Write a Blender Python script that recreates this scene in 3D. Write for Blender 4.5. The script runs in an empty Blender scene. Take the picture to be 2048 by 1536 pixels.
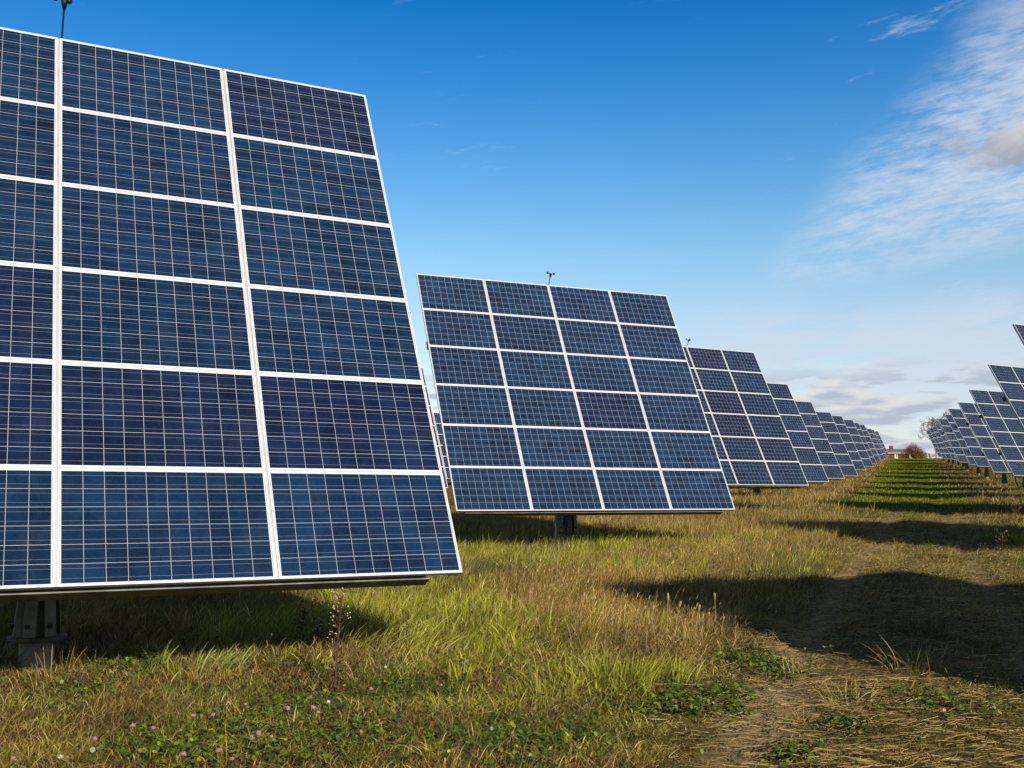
import bpy, bmesh, math
import numpy as np
from mathutils import Matrix, Vector

# ------------------------------------------------------------------ camera, sky, sun, exposure
S = bpy.context.scene
COL = S.collection
R = math.radians
EYE = 1.8                                   # camera height above the track; world z = fitted z + EYE
FOC, PITCH, ROLL = 2100.2, R(6.46), R(-0.1)  # focal length in pixels of a 2048 px wide frame
cf = Vector((0, math.cos(PITCH), math.sin(PITCH)))
cr = Vector((1, 0, 0)); cu = cr.cross(cf)
cr = cr * math.cos(ROLL) + cu * math.sin(ROLL); cu = cr.cross(cf)
cam_data = bpy.data.cameras.new('camera')
cam_data.sensor_width = 36.0; cam_data.sensor_fit = 'HORIZONTAL'
cam_data.lens = FOC * 36.0 / 2048.0
cam_data.clip_start = 0.1; cam_data.clip_end = 9000
cam = bpy.data.objects.new('camera', cam_data); COL.objects.link(cam)
M = Matrix((cr, cu, -cf)).transposed().to_4x4(); M.translation = (0, 0, EYE)
cam.matrix_world = M
S.camera = cam
S.view_settings.view_transform = 'Standard'; S.view_settings.look = 'None'
S.view_settings.exposure = 0.0; S.view_settings.gamma = 1.0

SUN_AZ, SUN_EL = R(152.8), R(27.5)          # clockwise from the view axis; the trackers face it
SUN_STRENGTH, SKY_STRENGTH = 5.0, 0.10
sun_dir = Vector((math.sin(SUN_AZ) * math.cos(SUN_EL), math.cos(SUN_AZ) * math.cos(SUN_EL), math.sin(SUN_EL)))
sl = bpy.data.lights.new('sun', 'SUN'); sl.energy = SUN_STRENGTH; sl.angle = R(0.5); sl.color = (1.0, 0.92, 0.80)
so = bpy.data.objects.new('sun', sl); COL.objects.link(so)
so.rotation_euler = sun_dir.to_track_quat('Z', 'Y').to_euler(); so.location = (40, -60, 60)


class NT:
    """small helper for node trees"""
    def __init__(s, tree): s.t = tree; tree.nodes.clear()
    def n(s, kind, **kw):
        nd = s.t.nodes.new(kind)
        for k, v in kw.items():
            if k.startswith('i_'):
                key = k[2:]; nd.inputs[int(key) if key.isdigit() else key.replace('_', ' ')].default_value = v
            else: setattr(nd, k, v)
        return nd
    def l(s, a, b): s.t.links.new(a, b); return b
    def put(s, v, sock):
        if hasattr(v, 'is_output') or isinstance(v, bpy.types.NodeSocket): s.t.links.new(v, sock)
        else: sock.default_value = v
    def m(s, op, a, b=0.0, c=0.0, clamp=False):
        nd = s.n('ShaderNodeMath', operation=op, use_clamp=clamp)
        s.put(a, nd.inputs[0]); s.put(b, nd.inputs[1]); s.put(c, nd.inputs[2])
        return nd.outputs[0]
    def ss(s, x, lo, hi):                      # smoothstep lo..hi -> 0..1
        nd = s.n('ShaderNodeMapRange', interpolation_type='SMOOTHSTEP', clamp=True)
        s.put(x, nd.inputs[0]); s.put(lo, nd.inputs[1]); s.put(hi, nd.inputs[2]); nd.inputs[3].default_value = 0; nd.inputs[4].default_value = 1
        return nd.outputs[0]
    def win(s, x, a, b, c, d):                 # rises a..b, falls c..d
        return s.m('MULTIPLY', s.ss(x, a, b), s.m('SUBTRACT', 1.0, s.ss(x, c, d)))
    def mix(s, fac, a, b, blend='MIX'):
        nd = s.n('ShaderNodeMix', data_type='RGBA', blend_type=blend, clamp_factor=True)
        s.put(fac, nd.inputs[0]); s.put(a, nd.inputs[6]); s.put(b, nd.inputs[7])
        return nd.outputs[2]
    def vec(s, x, y, z=0.0):
        nd = s.n('ShaderNodeCombineXYZ'); s.put(x, nd.inputs[0]); s.put(y, nd.inputs[1]); s.put(z, nd.inputs[2]); return nd.outputs[0]
    def noise(s, v, scale, detail=4.0, rough=0.55, dist=0.0, dim='3D'):
        nd = s.n('ShaderNodeTexNoise', noise_dimensions=dim)
        if v is not None: s.l(v, nd.inputs['Vector'])
        nd.inputs['Scale'].default_value = scale; nd.inputs['Detail'].default_value = detail
        nd.inputs['Roughness'].default_value = rough; nd.inputs['Distortion'].default_value = dist
        return nd.outputs['Fac']


def build_world():
    w = bpy.data.worlds.new('World'); S.world = w; w.use_nodes = True
    t = NT(w.node_tree)
    sky = t.n('ShaderNodeTexSky', sky_type='NISHITA', sun_disc=False, sun_elevation=SUN_EL, sun_rotation=SUN_AZ,
              altitude=200.0, air_density=1.0, dust_density=0.6, ozone_density=2.0)
    g = t.n('ShaderNodeTexCoord').outputs['Generated']
    sep = t.n('ShaderNodeSeparateXYZ'); t.l(g, sep.inputs[0]); X, Y, Z = sep.outputs
    az = t.m('MULTIPLY', t.m('ARCTAN2', X, Y), 57.2958)                 # degrees clockwise from the view axis
    el = t.m('MULTIPLY', t.m('ARCSINE', Z), 57.2958)
    # clear sky: the polarised, deep upper sky of an autumn afternoon
    hs = t.n('ShaderNodeHueSaturation'); hs.inputs['Hue'].default_value = 0.498; hs.inputs['Saturation'].default_value = 1.22; hs.inputs['Value'].default_value = 1.0
    t.l(sky.outputs[0], hs.inputs['Color'])
    ramp = t.n('ShaderNodeValToRGB'); t.l(t.m('DIVIDE', el, 60.0, clamp=True), ramp.inputs[0])
    cr_ = ramp.color_ramp; cr_.interpolation = 'LINEAR'
    stops = SKY_RAMP
    cr_.elements[0].position = stops[0][0]; cr_.elements[0].color = (*stops[0][1], 1)
    cr_.elements[1].position = stops[-1][0]; cr_.elements[1].color = (*stops[-1][1], 1)
    for p_, c_ in stops[1:-1]:
        e = cr_.elements.new(p_); e.color = (*c_, 1)
    away = t.ss(t.m('MULTIPLY', t.m('ADD', t.m('MULTIPLY', X, sun_dir.x), t.m('MULTIPLY', Y, sun_dir.y)), -1.0 / math.cos(SUN_EL)), -0.15, 0.45)
    rampc = t.mix(away, (0.28, 0.42, 0.62, 1), ramp.outputs[0])
    base = t.mix(1.0, hs.outputs[0], rampc, 'MULTIPLY')
    # high cirrus: streaky sheets to the right, thinner towards the upper left
    u = az; v = el
    warp = t.noise(t.vec(t.m('MULTIPLY', u, 0.11), t.m('MULTIPLY', v, 0.16)), 1.0, 5, 0.6)
    warp_ = t.m('MULTIPLY', t.m('SUBTRACT', warp, 0.5), 5.0)
    vt = t.m('ADD', t.m('SUBTRACT', v, t.m('MULTIPLY', u, 0.16)), t.m('MULTIPLY', warp_, 0.5))
    streak = t.noise(t.vec(t.m('MULTIPLY', u, 0.16), t.m('MULTIPLY', vt, 0.75), 3.1), 1.0, 9, 0.62)
    puffs = t.noise(t.vec(t.m('MULTIPLY', u, 0.75), t.m('MULTIPLY', t.m('SUBTRACT', v, t.m('MULTIPLY', u, 0.10)), 2.3), 8.4), 1.0, 8, 0.62, 0.5)
    broad = t.noise(t.vec(t.m('MULTIPLY', u, 0.10), t.m('MULTIPLY', v, 0.17), 5.7), 1.0, 3, 0.5)
    # band of cirrus, falling from upper right to lower left
    edge = t.m('ADD', t.m('SUBTRACT', t.m('MULTIPLY', t.m('SUBTRACT', u, 13.8), 1.15), t.m('SUBTRACT', v, 12.0)), warp_)
    low = t.m('SUBTRACT', t.m('SUBTRACT', v, 11.3), t.m('MULTIPLY', t.m('SUBTRACT', u, 13.5), 0.10))
    bandm = t.m('MULTIPLY', t.ss(edge, -2.0, 3.6), t.ss(low, -1.3, 1.6))
    bandm = t.m('MULTIPLY', bandm, t.m('SUBTRACT', 1.0, t.m('MULTIPLY', t.ss(v, 18, 26), 0.50)))
    rip = t.noise(t.vec(t.m('MULTIPLY', u, 0.9), t.m('MULTIPLY', t.m('SUBTRACT', v, t.m('MULTIPLY', u, 0.13)), 5.5), 2.2), 1.0, 6, 0.6, 0.6)
    streak = t.m('ADD', streak, t.m('MULTIPLY', t.m('SUBTRACT', rip, 0.5), 0.42))
    tex = t.m('ADD', t.m('MULTIPLY', streak, 0.62), t.m('ADD', t.m('MULTIPLY', puffs, 0.35), t.m('MULTIPLY', broad, 0.35)))
    cir = t.m('MULTIPLY', bandm, t.ss(tex, 0.44, 0.82))
    # thin isolated wisps elsewhere
    wis = t.m('MULTIPLY', t.ss(t.m('ADD', t.m('MULTIPLY', streak, 0.8), t.m('MULTIPLY', broad, 0.35)), t.m('SUBTRACT', 0.69, t.m('MULTIPLY', t.ss(u, 12, 22), 0.09)), 0.86), t.win(v, 6, 10, 26, 40))
    cir = t.m('MAXIMUM', t.m('MULTIPLY', cir, 0.92), t.m('MULTIPLY', wis, t.m('ADD', 0.16, t.m('MULTIPLY', t.ss(u, 6, 18), 0.42))))
    # low veil on the right above the horizon
    veil = t.m('MULTIPLY', t.m('MULTIPLY', t.ss(t.m('ADD', u, t.m('MULTIPLY', warp_, 1.5)), 5, 14), t.win(t.m('ADD', v, t.m('MULTIPLY', warp_, 0.5)), 1, 4, 8.6, 11.3)),
               t.ss(t.m('ADD', t.m('MULTIPLY', streak, 0.6), t.m('MULTIPLY', broad, 0.5)), 0.40, 0.62))
    cir = t.m('MAXIMUM', cir, t.m('MULTIPLY', veil, 0.88))
    c1 = t.mix(cir, base, CIRRUS)
    # whitish air low down
    c1 = t.mix(t.m('MULTIPLY', t.m('SUBTRACT', 1.0, t.ss(el, 0.0, 9.0)), t.m('ADD', 0.2, t.m('MULTIPLY', away, 0.65))), c1, LOWAIR)
    # the grey-bellied cumulus at the right edge
    du = t.m('DIVIDE', t.m('SUBTRACT', u, 25.9), 3.6); dv = t.m('DIVIDE', t.m('SUBTRACT', v, 17.55), 1.35)
    rr = t.m('SQRT', t.m('ADD', t.m('MULTIPLY', du, du), t.m('MULTIPLY', dv, dv)))
    cn = t.noise(t.vec(t.m('MULTIPLY', u, 0.5), t.m('MULTIPLY', v, 0.95), 1.7), 1.0, 9, 0.6, 0.3)
    blob = t.ss(t.m('ADD', t.m('SUBTRACT', 1.0, rr), t.m('MULTIPLY', t.m('SUBTRACT', cn, 0.5), 2.4)), 0.0, 0.75)
    bshade = t.ss(t.m('ADD', dv, t.m('MULTIPLY', t.m('SUBTRACT', cn, 0.5), 1.5)), -0.8, 0.9)
    c1 = t.mix(t.m('MULTIPLY', blob, 0.85), c1, t.mix(bshade, GREYCLOUD, (6.6, 6.4, 6.3, 1)))
    # low fair-weather cumulus in ranks above the horizon
    cw = t.vec(t.m('MULTIPLY', u, 0.24), t.m('MULTIPLY', v, 1.15), 12.3)
    n0 = t.noise(cw, 1.0, 7, 0.52, 0.2)
    cw2 = t.vec(t.m('MULTIPLY', u, 0.24), t.m('MULTIPLY', t.m('SUBTRACT', v, 0.33), 1.15), 12.3)
    n1 = t.noise(cw2, 1.0, 7, 0.52, 0.2)
    cov = t.m('MULTIPLY', t.win(v, 0.5, 1.6, 5.6, 7.8), t.ss(n0, 0.42, 0.52))
    sh = t.ss(t.m('SUBTRACT', n1, n0), -0.10, 0.10)
    ccol = t.mix(sh, (4.2, 4.75, 5.8, 1), (7.5, 7.4, 7.4, 1))
    c2 = t.mix(t.m('MULTIPLY', cov, 0.80), c1, ccol)
    below = t.ss(el, -1.5, -0.2)
    c3 = t.mix(below, (0.9, 0.85, 0.6, 1), c2)
    bg = t.n('ShaderNodeBackground'); bg.inputs['Strength'].default_value = SKY_STRENGTH
    t.l(c3, bg.inputs['Color'])
    out = t.n('ShaderNodeOutputWorld'); t.l(bg.outputs[0], out.inputs[0])
    w.cycles.sampling_method = 'MANUAL'; w.cycles.sample_map_resolution = 1024


SKY_RAMP = [(0.0, (1.3, 1.15, 1.1)), (0.10, (1.8, 1.5, 1.32)), (0.175, (2.0, 1.62, 1.42)), (0.22, (1.75, 1.70, 1.52)), (0.30, (1.0, 1.48, 1.62)), (0.37, (0.45, 1.22, 1.58)), (0.44, (0.13, 1.0, 1.52)), (0.54, (0.05, 0.42, 0.80)), (1.0, (0.03, 0.12, 0.30))]
CIRRUS = (6.1, 7.0, 8.3, 1); LOWAIR = (7.2, 7.9, 8.6, 1); GREYCLOUD = (3.3, 3.5, 4.2, 1)
build_world()

# ------------------------------------------------------------------ helpers
RNG = np.random.RandomState(7)


def link(o, parent=None):
    COL.objects.link(o)
    if parent is not None: o.parent = parent
    return o


def tag(o, label=None, cat=None, group=None, kind=None):
    if label: o['label'] = label
    if cat: o['category'] = cat
    if group: o['group'] = group
    if kind: o['kind'] = kind
    return o


def mesh_np(name, V, faces, mat=None, col=None, smooth=False):
    """faces: list of (k, array(n,k)) polygons of equal size"""
    me = bpy.data.meshes.new(name)
    V = np.asarray(V, np.float32)
    me.vertices.add(len(V)); me.vertices.foreach_set('co', V.ravel())
    idx = np.concatenate([np.asarray(f, np.int32).ravel() for f in faces])
    sizes = np.concatenate([np.full(len(f), np.asarray(f).shape[1], np.int32) for f in faces])
    starts = np.concatenate([[0], np.cumsum(sizes)[:-1]]).astype(np.int32)
    me.loops.add(len(idx)); me.loops.foreach_set('vertex_index', idx)
    me.polygons.add(len(sizes)); me.polygons.foreach_set('loop_start', starts); me.polygons.foreach_set('loop_total', sizes)
    if smooth: me.polygons.foreach_set('use_smooth', np.ones(len(sizes), bool))
    me.update(calc_edges=True)
    if col is not None:
        a = me.color_attributes.new('Col', 'FLOAT_COLOR', 'POINT')
        c4 = np.ones((len(V), 4), np.float32); c4[:, :3] = col
        a.data.foreach_set('color', c4.ravel())
    if mat: me.materials.append(mat)
    return me


class MB:
    """collects boxes, tubes, discs into one bmesh"""
    def __init__(s): s.b = bmesh.new(); s.mi = 0
    def _add(s, vs, fs):
        v = [s.b.verts.new(p) for p in vs]
        for f in fs:
            fc = s.b.faces.new([v[i] for i in f]); fc.material_index = s.mi
        return v
    def box(s, c, size, X=(1, 0, 0), Y=(0, 1, 0), Z=(0, 0, 1), taper=None):
        c = Vector(c); X = Vector(X); Y = Vector(Y); Z = Vector(Z); a, b_, d = [q / 2 for q in size]
        vs = []
        for k in (-1, 1):
            tx = 1 if (taper is None or k < 0) else taper
            for i, j in ((-1, -1), (1, -1), (1, 1), (-1, 1)):
                vs.append(c + X * a * i * tx + Y * b_ * j * tx + Z * d * k)
        s._add(vs, [(3, 2, 1, 0), (4, 5, 6, 7), (0, 1, 5, 4), (1, 2, 6, 5), (2, 3, 7, 6), (3, 0, 4, 7)]); return s
    def tube(s, pts, rads, n=10, cap=True):
        pts = [Vector(p) for p in pts]
        if not hasattr(rads, '__len__'): rads = [rads] * len(pts)
        rings = []; ref = None
        for i, p in enumerate(pts):
            d = (pts[min(i + 1, len(pts) - 1)] - pts[max(i - 1, 0)]).normalized()
            if ref is None: ref = Vector((0, 0, 1)) if abs(d.z) < 0.9 else Vector((1, 0, 0))
            a = d.cross(ref).normalized(); b_ = d.cross(a).normalized(); ref = b_.cross(d) if False else ref
            rings.append([s.b.verts.new(p + (a * math.cos(q) + b_ * math.sin(q)) * rads[i]) for q in [2 * math.pi * k / n for k in range(n)]])
        for i in range(len(rings) - 1):
            for k in range(n):
                f = s.b.faces.new((rings[i][k], rings[i][(k + 1) % n], rings[i + 1][(k + 1) % n], rings[i + 1][k])); f.smooth = n > 8; f.material_index = s.mi
        if cap:
            for rg in (rings[0][::-1], rings[-1]):
                f = s.b.faces.new(rg); f.material_index = s.mi
        return s
    def ball(s, c, r, sc=(1, 1, 1), seg=10, ring=6, rot=None):
        m = Matrix.Translation(Vector(c)) @ (rot.to_4x4() if rot else Matrix()) @ Matrix.Diagonal((r * sc[0], r * sc[1], r * sc[2], 1))
        res = bmesh.ops.create_uvsphere(s.b, u_segments=seg, v_segments=ring, radius=1, matrix=m)
        for v in res['verts']:
            for f in v.link_faces: f.smooth = True; f.material_index = s.mi
        return s
    def me(s, name, *mats):
        bmesh.ops.recalc_face_normals(s.b, faces=s.b.faces[:])
        m = bpy.data.meshes.new(name); s.b.to_mesh(m); s.b.free()
        for q in mats: m.materials.append(q)
        return m


def ob(name, me, parent=None, loc=None, rot=None):
    o = bpy.data.objects.new(name, me); link(o, parent)
    if loc is not None: o.location = loc
    if rot is not None: o.rotation_euler = rot
    return o


# value noise for placement (numpy)
_lat = np.random.RandomState(3).rand(256, 256)
def vn(x, y):
    xi = np.floor(x).astype(int); yi = np.floor(y).astype(int); fx = x - xi; fy = y - yi
    fx = fx * fx * (3 - 2 * fx); fy = fy * fy * (3 - 2 * fy)
    a = _lat[xi % 256, yi % 256]; b = _lat[(xi + 1) % 256, yi % 256]; c = _lat[xi % 256, (yi + 1) % 256]; d = _lat[(xi + 1) % 256, (yi + 1) % 256]
    return (a * (1 - fx) + b * fx) * (1 - fy) + (c * (1 - fx) + d * fx) * fy
def fbm(x, y, o=4):
    r = 0; a = 0.5; tot = 0
    for k in range(o):
        r = r + a * vn(x * 2 ** k + 17.3 * k, y * 2 ** k + 5.1 * k); tot += a; a *= 0.55
    return r / tot
def sst(x, a, b):
    q = np.clip((x - a) / (b - a), 0, 1); return q * q * (3 - 2 * q)


# ------------------------------------------------------------------ terrain shape
GY = np.array([-4000, -300, -30, 0, 9.7, 24.2, 39, 54, 69, 84, 100, 116, 132, 149, 162, 177, 190, 212, 222, 235, 250, 265, 290, 330, 420, 1000, 5000], float)
GZ = np.array([-60, -12, -2.6, -1.8, -1.47, -1.0, -.28, .22, .78, 1.36, 2.22, 3.10, 4.00, 4.95, 5.55, 6.32, 7.0, 8.12, 8.85, 9.65, 10.28, 10.60, 10.6, 10.3, 9.0, 4.0, -60], float) + EYE
_off = np.linspace(-7, 7, 9)
def ground_base(y):
    y = np.asarray(y, float); k = np.clip(np.abs(y) / 20.0, 0.25, 1.0)
    return np.mean([np.interp(y + o * k, GY, GZ) for o in _off], axis=0)
def ts(x, y): return x * .935 - y * .354, x * .354 + y * .935      # across the track, along the track
def ground(x, y):
    x = np.asarray(x, float); y = np.asarray(y, float)
    t, s = ts(x, y)
    z = ground_base(y)
    near = 1 - sst(np.abs(y), 150, 260)
    z = z + near * (fbm(x * .35 + 9, y * .35, 3) - .5) * .16 + near * (fbm(x * 1.7, y * 1.7, 3) - .5) * .07
    rut = np.exp(-((t - 1.0) / .22) ** 2) + np.exp(-((t + .85 + .25 * np.sin(s * .12)) / .22) ** 2)
    z = z - near * .05 * rut
    z = z + near * .05 * (1 - np.exp(-((t - .1) / 2.2) ** 4))
    return z
def gpt(x, y): return Vector((x, y, float(ground(np.array([x]), np.array([y]))[0])))
def ray(px, py):                                                   # direction of a photograph pixel, scaled to y = 1
    d = cf + cr * ((px - 1024) / FOC) - cu * ((py - 768) / FOC)
    return d / d.y
def at(px, py, Y): return Vector((0, 0, EYE)) + ray(px, py) * Y
def on_ground(px, py, lift=0.0):
    d = ray(px, py); q = np.linspace(4, 320, 30000)
    k = int(np.argmax(EYE + d.z * q < ground(d.x * q, q) + lift)); return Vector((d.x * q[k], q[k], EYE + d.z * q[k] - lift))


# ------------------------------------------------------------------ ground cover zones
SP = dict(short=0, dry=1, lush=2, lawn=3, brown=4)
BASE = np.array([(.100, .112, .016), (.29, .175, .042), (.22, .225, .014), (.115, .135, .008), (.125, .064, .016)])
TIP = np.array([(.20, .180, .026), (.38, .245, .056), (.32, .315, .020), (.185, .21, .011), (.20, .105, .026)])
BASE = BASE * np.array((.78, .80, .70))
def zones(x, y):
    """weights (N,5) of the five kinds of sward and the density of standing growth"""
    t, s = ts(x, y)
    n1 = fbm(x * .45, y * .45, 4); n2 = fbm(x * 1.3 + 40, y * 1.3, 3); n3 = fbm(x * .22 + 7, y * .22 + 60, 3)
    tw = t + (n1 - .5) * 1.6
    path = sst(tw, -2.0, -1.3) * (1 - sst(tw, 1.6, 2.3))
    lawn = sst(s + (n1 - .5) * 10, 33, 50) * sst(tw, -2.9 - .006 * s, -2.5 - .006 * s) * (1 - sst(tw, 1.7 + .007 * s, 2.3 + .007 * s))
    path = path * (1 - sst(s, 40, 50))
    left = 1 - sst(t, -2.2, -1.5); right = sst(t, 1.6, 2.4)
    W = np.zeros(x.shape + (5,))
    lush = np.maximum(left * sst(n1 + .35 * np.exp(-((s - 19) / 5.5) ** 2 - ((t + 7.0) / 2.6) ** 2) + .26 * np.exp(-((s - 12.0) / 2.6) ** 2 - ((t + 5.2) / 1.6) ** 2) - .22 * sst(s, 26, 34), .62, .80), 0)
    dry = left * sst(s, 7.5, 11) * sst(n3 * .5 + n2 * .3 + .30 * np.exp(-((t + 3.7) / 2.0) ** 2) + .2 * sst(s, 24, 32) * (1 - sst(t, -3.5, -2.4)), .42, .66) * (1 - .45 * sst(s, 24, 40))
    brown = sst(n2 + .12 * sst(s, 24, 40) + .10 * right + .12 * left * (1 - sst(s, 8, 12)), .50, .72) * (1 - .6 * path)
    W[..., 2] = lush * (1 - path) * 2.2
    W[..., 1] = dry * (1 - lush) * 1.5 + .22 * path + .55 * left * (1 - sst(s, 7.5, 11)) * sst(n2, .42, .6) + .12 * right
    W[..., 4] = brown * .75 * (1 - .6 * lush)
    W[..., 0] = .42 + .25 * right + .45 * sst(n1, .42, .62) + .55 * path
    W *= (1 - lawn)[..., None]
    W[..., 3] = lawn * 3
    W /= W.sum(-1, keepdims=True)
    dens = 1 - .70 * path * sst(n2, .35, .6) 
    rut = np.exp(-((t - 1.0) / .25) ** 2) + np.exp(-((t + .85 + .25 * np.sin(s * .12)) / .25) ** 2)
    dens = dens * (1 - .93 * rut * (1 - sst(s, 36, 48)))
    dens = dens + path * .75 * sst(s, 11, 17) * (1 - rut)
    return W, np.clip(dens, .04, 1), path


def simple_mat(name, col, rough=.6, metal=0.0, spec=.5, noise=0.0, nscale=8.0, bump=0.0):
    m = bpy.data.materials.new(name); m.use_nodes = True; t = NT(m.node_tree)
    b = t.n('ShaderNodeBsdfPrincipled'); b.inputs['Roughness'].default_value = rough; b.inputs['Metallic'].default_value = metal
    b.inputs['Specular IOR Level'].default_value = spec
    c4 = (*col, 1)
    if noise:
        tc = t.n('ShaderNodeTexCoord').outputs['Object']
        f = t.noise(tc, nscale, 6, .62)
        t.l(t.mix(t.ss(f, .3, .72), tuple(q * (1 - noise) for q in col) + (1,), tuple(min(1, q * (1 + noise)) for q in col) + (1,)), b.inputs['Base Color'])
        if bump:
            bp = t.n('ShaderNodeBump'); bp.inputs['Strength'].default_value = bump; bp.inputs['Distance'].default_value = .02
            t.l(f, bp.inputs['Height']); t.l(bp.outputs[0], b.inputs['Normal'])
    else: b.inputs['Base Color'].default_value = c4
    o = t.n('ShaderNodeOutputMaterial'); t.l(b.outputs[0], o.inputs[0])
    return m


def blade_mat(name, trans=.14, gain=1.0):
    m = bpy.data.materials.new(name); m.use_nodes = True; t = NT(m.node_tree)
    a = t.n('ShaderNodeAttribute', attribute_name='Col')
    d = t.n('ShaderNodeBsdfDiffuse'); tr = t.n('ShaderNodeBsdfTranslucent'); gl = t.n('ShaderNodeBsdfGlossy'); gl.inputs['Roughness'].default_value = .45
    t.l(a.outputs['Color'], d.inputs['Color']); t.l(a.outputs['Color'], tr.inputs['Color'])
    mx = t.n('ShaderNodeMixShader'); mx.inputs[0].default_value = trans; t.l(d.outputs[0], mx.inputs[1]); t.l(tr.outputs[0], mx.inputs[2])
    m2 = t.n('ShaderNodeMixShader'); m2.inputs[0].default_value = .03; t.l(mx.outputs[0], m2.inputs[1]); t.l(gl.outputs[0], m2.inputs[2])
    o = t.n('ShaderNodeOutputMaterial'); t.l(m2.outputs[0], o.inputs[0])
    return m


# ------------------------------------------------------------------ ground sheet
def build_ground():
    xs = np.concatenate([-np.geomspace(4000, 60, 22), np.arange(-50, -14, 2.0), np.arange(-14, -4, .5), np.arange(-4, 9, .16), np.arange(9, 30, .5), np.arange(30, 110, 1.5), np.geomspace(112, 4000, 22)])
    ys = np.concatenate([-np.geomspace(3000, 30, 16), np.arange(-28, 4, 2.0), np.arange(4, 22, .16), np.arange(22, 60, .4), np.arange(60, 300, 1.5), np.geomspace(302, 4800, 26)])
    Xg, Yg = np.meshgrid(xs, ys)
    Zg = ground(Xg, Yg)
    W, dens, path = zones(Xg.ravel(), Yg.ravel())
    soil = np.array((.085, .055, .024)); straw = np.array((.23, .15, .058))
    c = W @ (BASE * .75 + TIP * .25)
    t, s = ts(Xg.ravel(), Yg.ravel())
    far = sst(np.hypot(Xg.ravel(), Yg.ravel()), 25, 70)[:, None]
    thatch = .38 * c + .26 * np.array((.10, .07, .03))
    c = c * far + thatch * (1 - far)
    pw = (path * (1 - sst(s, 40, 52)) * (.22 + .55 * sst(fbm(Xg.ravel() * .6, Yg.ravel() * .6 + 30, 3), .35, .65)) * (1 - .6 * sst(s, 12, 20)))[:, None]
    c = c * (1 - pw) + (straw * .75 + soil * .25) * pw
    rut = np.maximum(np.exp(-((t - 1.0) / .20) ** 2) * .7, np.exp(-((t + .85 + .25 * np.sin(s * .12)) / .24) ** 2)) * (1 - sst(s, 36, 48)) * (.55 + .7 * fbm(Xg.ravel() * 1.4, Yg.ravel() * 1.4 + 50, 3))
    rut = np.clip(rut, 0, 1)[:, None]; c = c * (1 - rut) + np.array((.31, .225, .12)) * rut
    nx, ny = len(xs), len(ys)
    i = np.arange(nx * ny).reshape(ny, nx)
    q = np.stack([i[:-1, :-1], i[:-1, 1:], i[1:, 1:], i[1:, :-1]], -1).reshape(-1, 4)
    m = bpy.data.materials.new('earth'); m.use_nodes = True; tt = NT(m.node_tree)
    a = tt.n('ShaderNodeAttribute', attribute_name='Col')
    pos = tt.n('ShaderNodeNewGeometry').outputs['Position']
    f1 = tt.noise(pos, 5.0, 8, .68); f2 = tt.noise(pos, 38.0, 5, .65)
    k = tt.m('ADD', tt.m('MULTIPLY', tt.ss(f1, .3, .7), .7), tt.m('MULTIPLY', tt.ss(f2, .3, .7), .75))
    kk = tt.n('ShaderNodeCombineXYZ')
    for q_ in range(3): tt.l(tt.m('ADD', k, .28), kk.inputs[q_])
    col = tt.mix(1.0, a.outputs['Color'], kk.outputs[0], 'MULTIPLY')
    b = tt.n('ShaderNodeBsdfDiffuse'); tt.l(col, b.inputs['Color'])
    bp = tt.n('ShaderNodeBump'); bp.inputs['Strength'].default_value = .9; bp.inputs['Distance'].default_value = .05
    tt.l(tt.m('ADD', f1, tt.m('MULTIPLY', f2, .5)), bp.inputs['Height']); tt.l(bp.outputs[0], b.inputs['Normal'])
    o = tt.n('ShaderNodeOutputMaterial'); tt.l(b.outputs[0], o.inputs[0])
    me = mesh_np('ground', np.stack([Xg, Yg, Zg], -1).reshape(-1, 3), [q], m, c, smooth=True)
    g = ob('ground', me); tag(g, 'grassy meadow rising gently to a low crest, with a worn track up its middle', 'ground', kind='structure')


build_ground()

# ------------------------------------------------------------------ materials of the trackers
ALU = simple_mat('anodised_aluminium', (.68, .68, .67), .45, .10, .5, .08, 3.0)
RAIL = simple_mat('rail_aluminium', (.46, .46, .44), .5, .2, .5, .12, 5.0)
GALV = simple_mat('galvanised_steel', (.34, .35, .33), .55, .35, .5, .22, 6.0)
STEEL = simple_mat('weathered_steel_post', (.19, .18, .14), .65, .15, .4, .35, 5.0)
RUST = simple_mat('rusty_plate', (.11, .085, .06), .8, .1, .3, .4, 9.0)
DARKM = simple_mat('black_plastic', (.012, .012, .013), .5, 0, .5)
CONC = simple_mat('concrete', (.31, .27, .20), .9, 0, .2, .35, 7.0, .3)
CABLE = simple_mat('cable_conduit', (.05, .055, .05), .6, 0, .4)
PIPE = simple_mat('pale_pipe', (.55, .55, .46), .6, 0, .4, .12, 9.0)
BLUECAB = simple_mat('blue_cable', (.03, .07, .22), .5, 0, .4)


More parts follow.
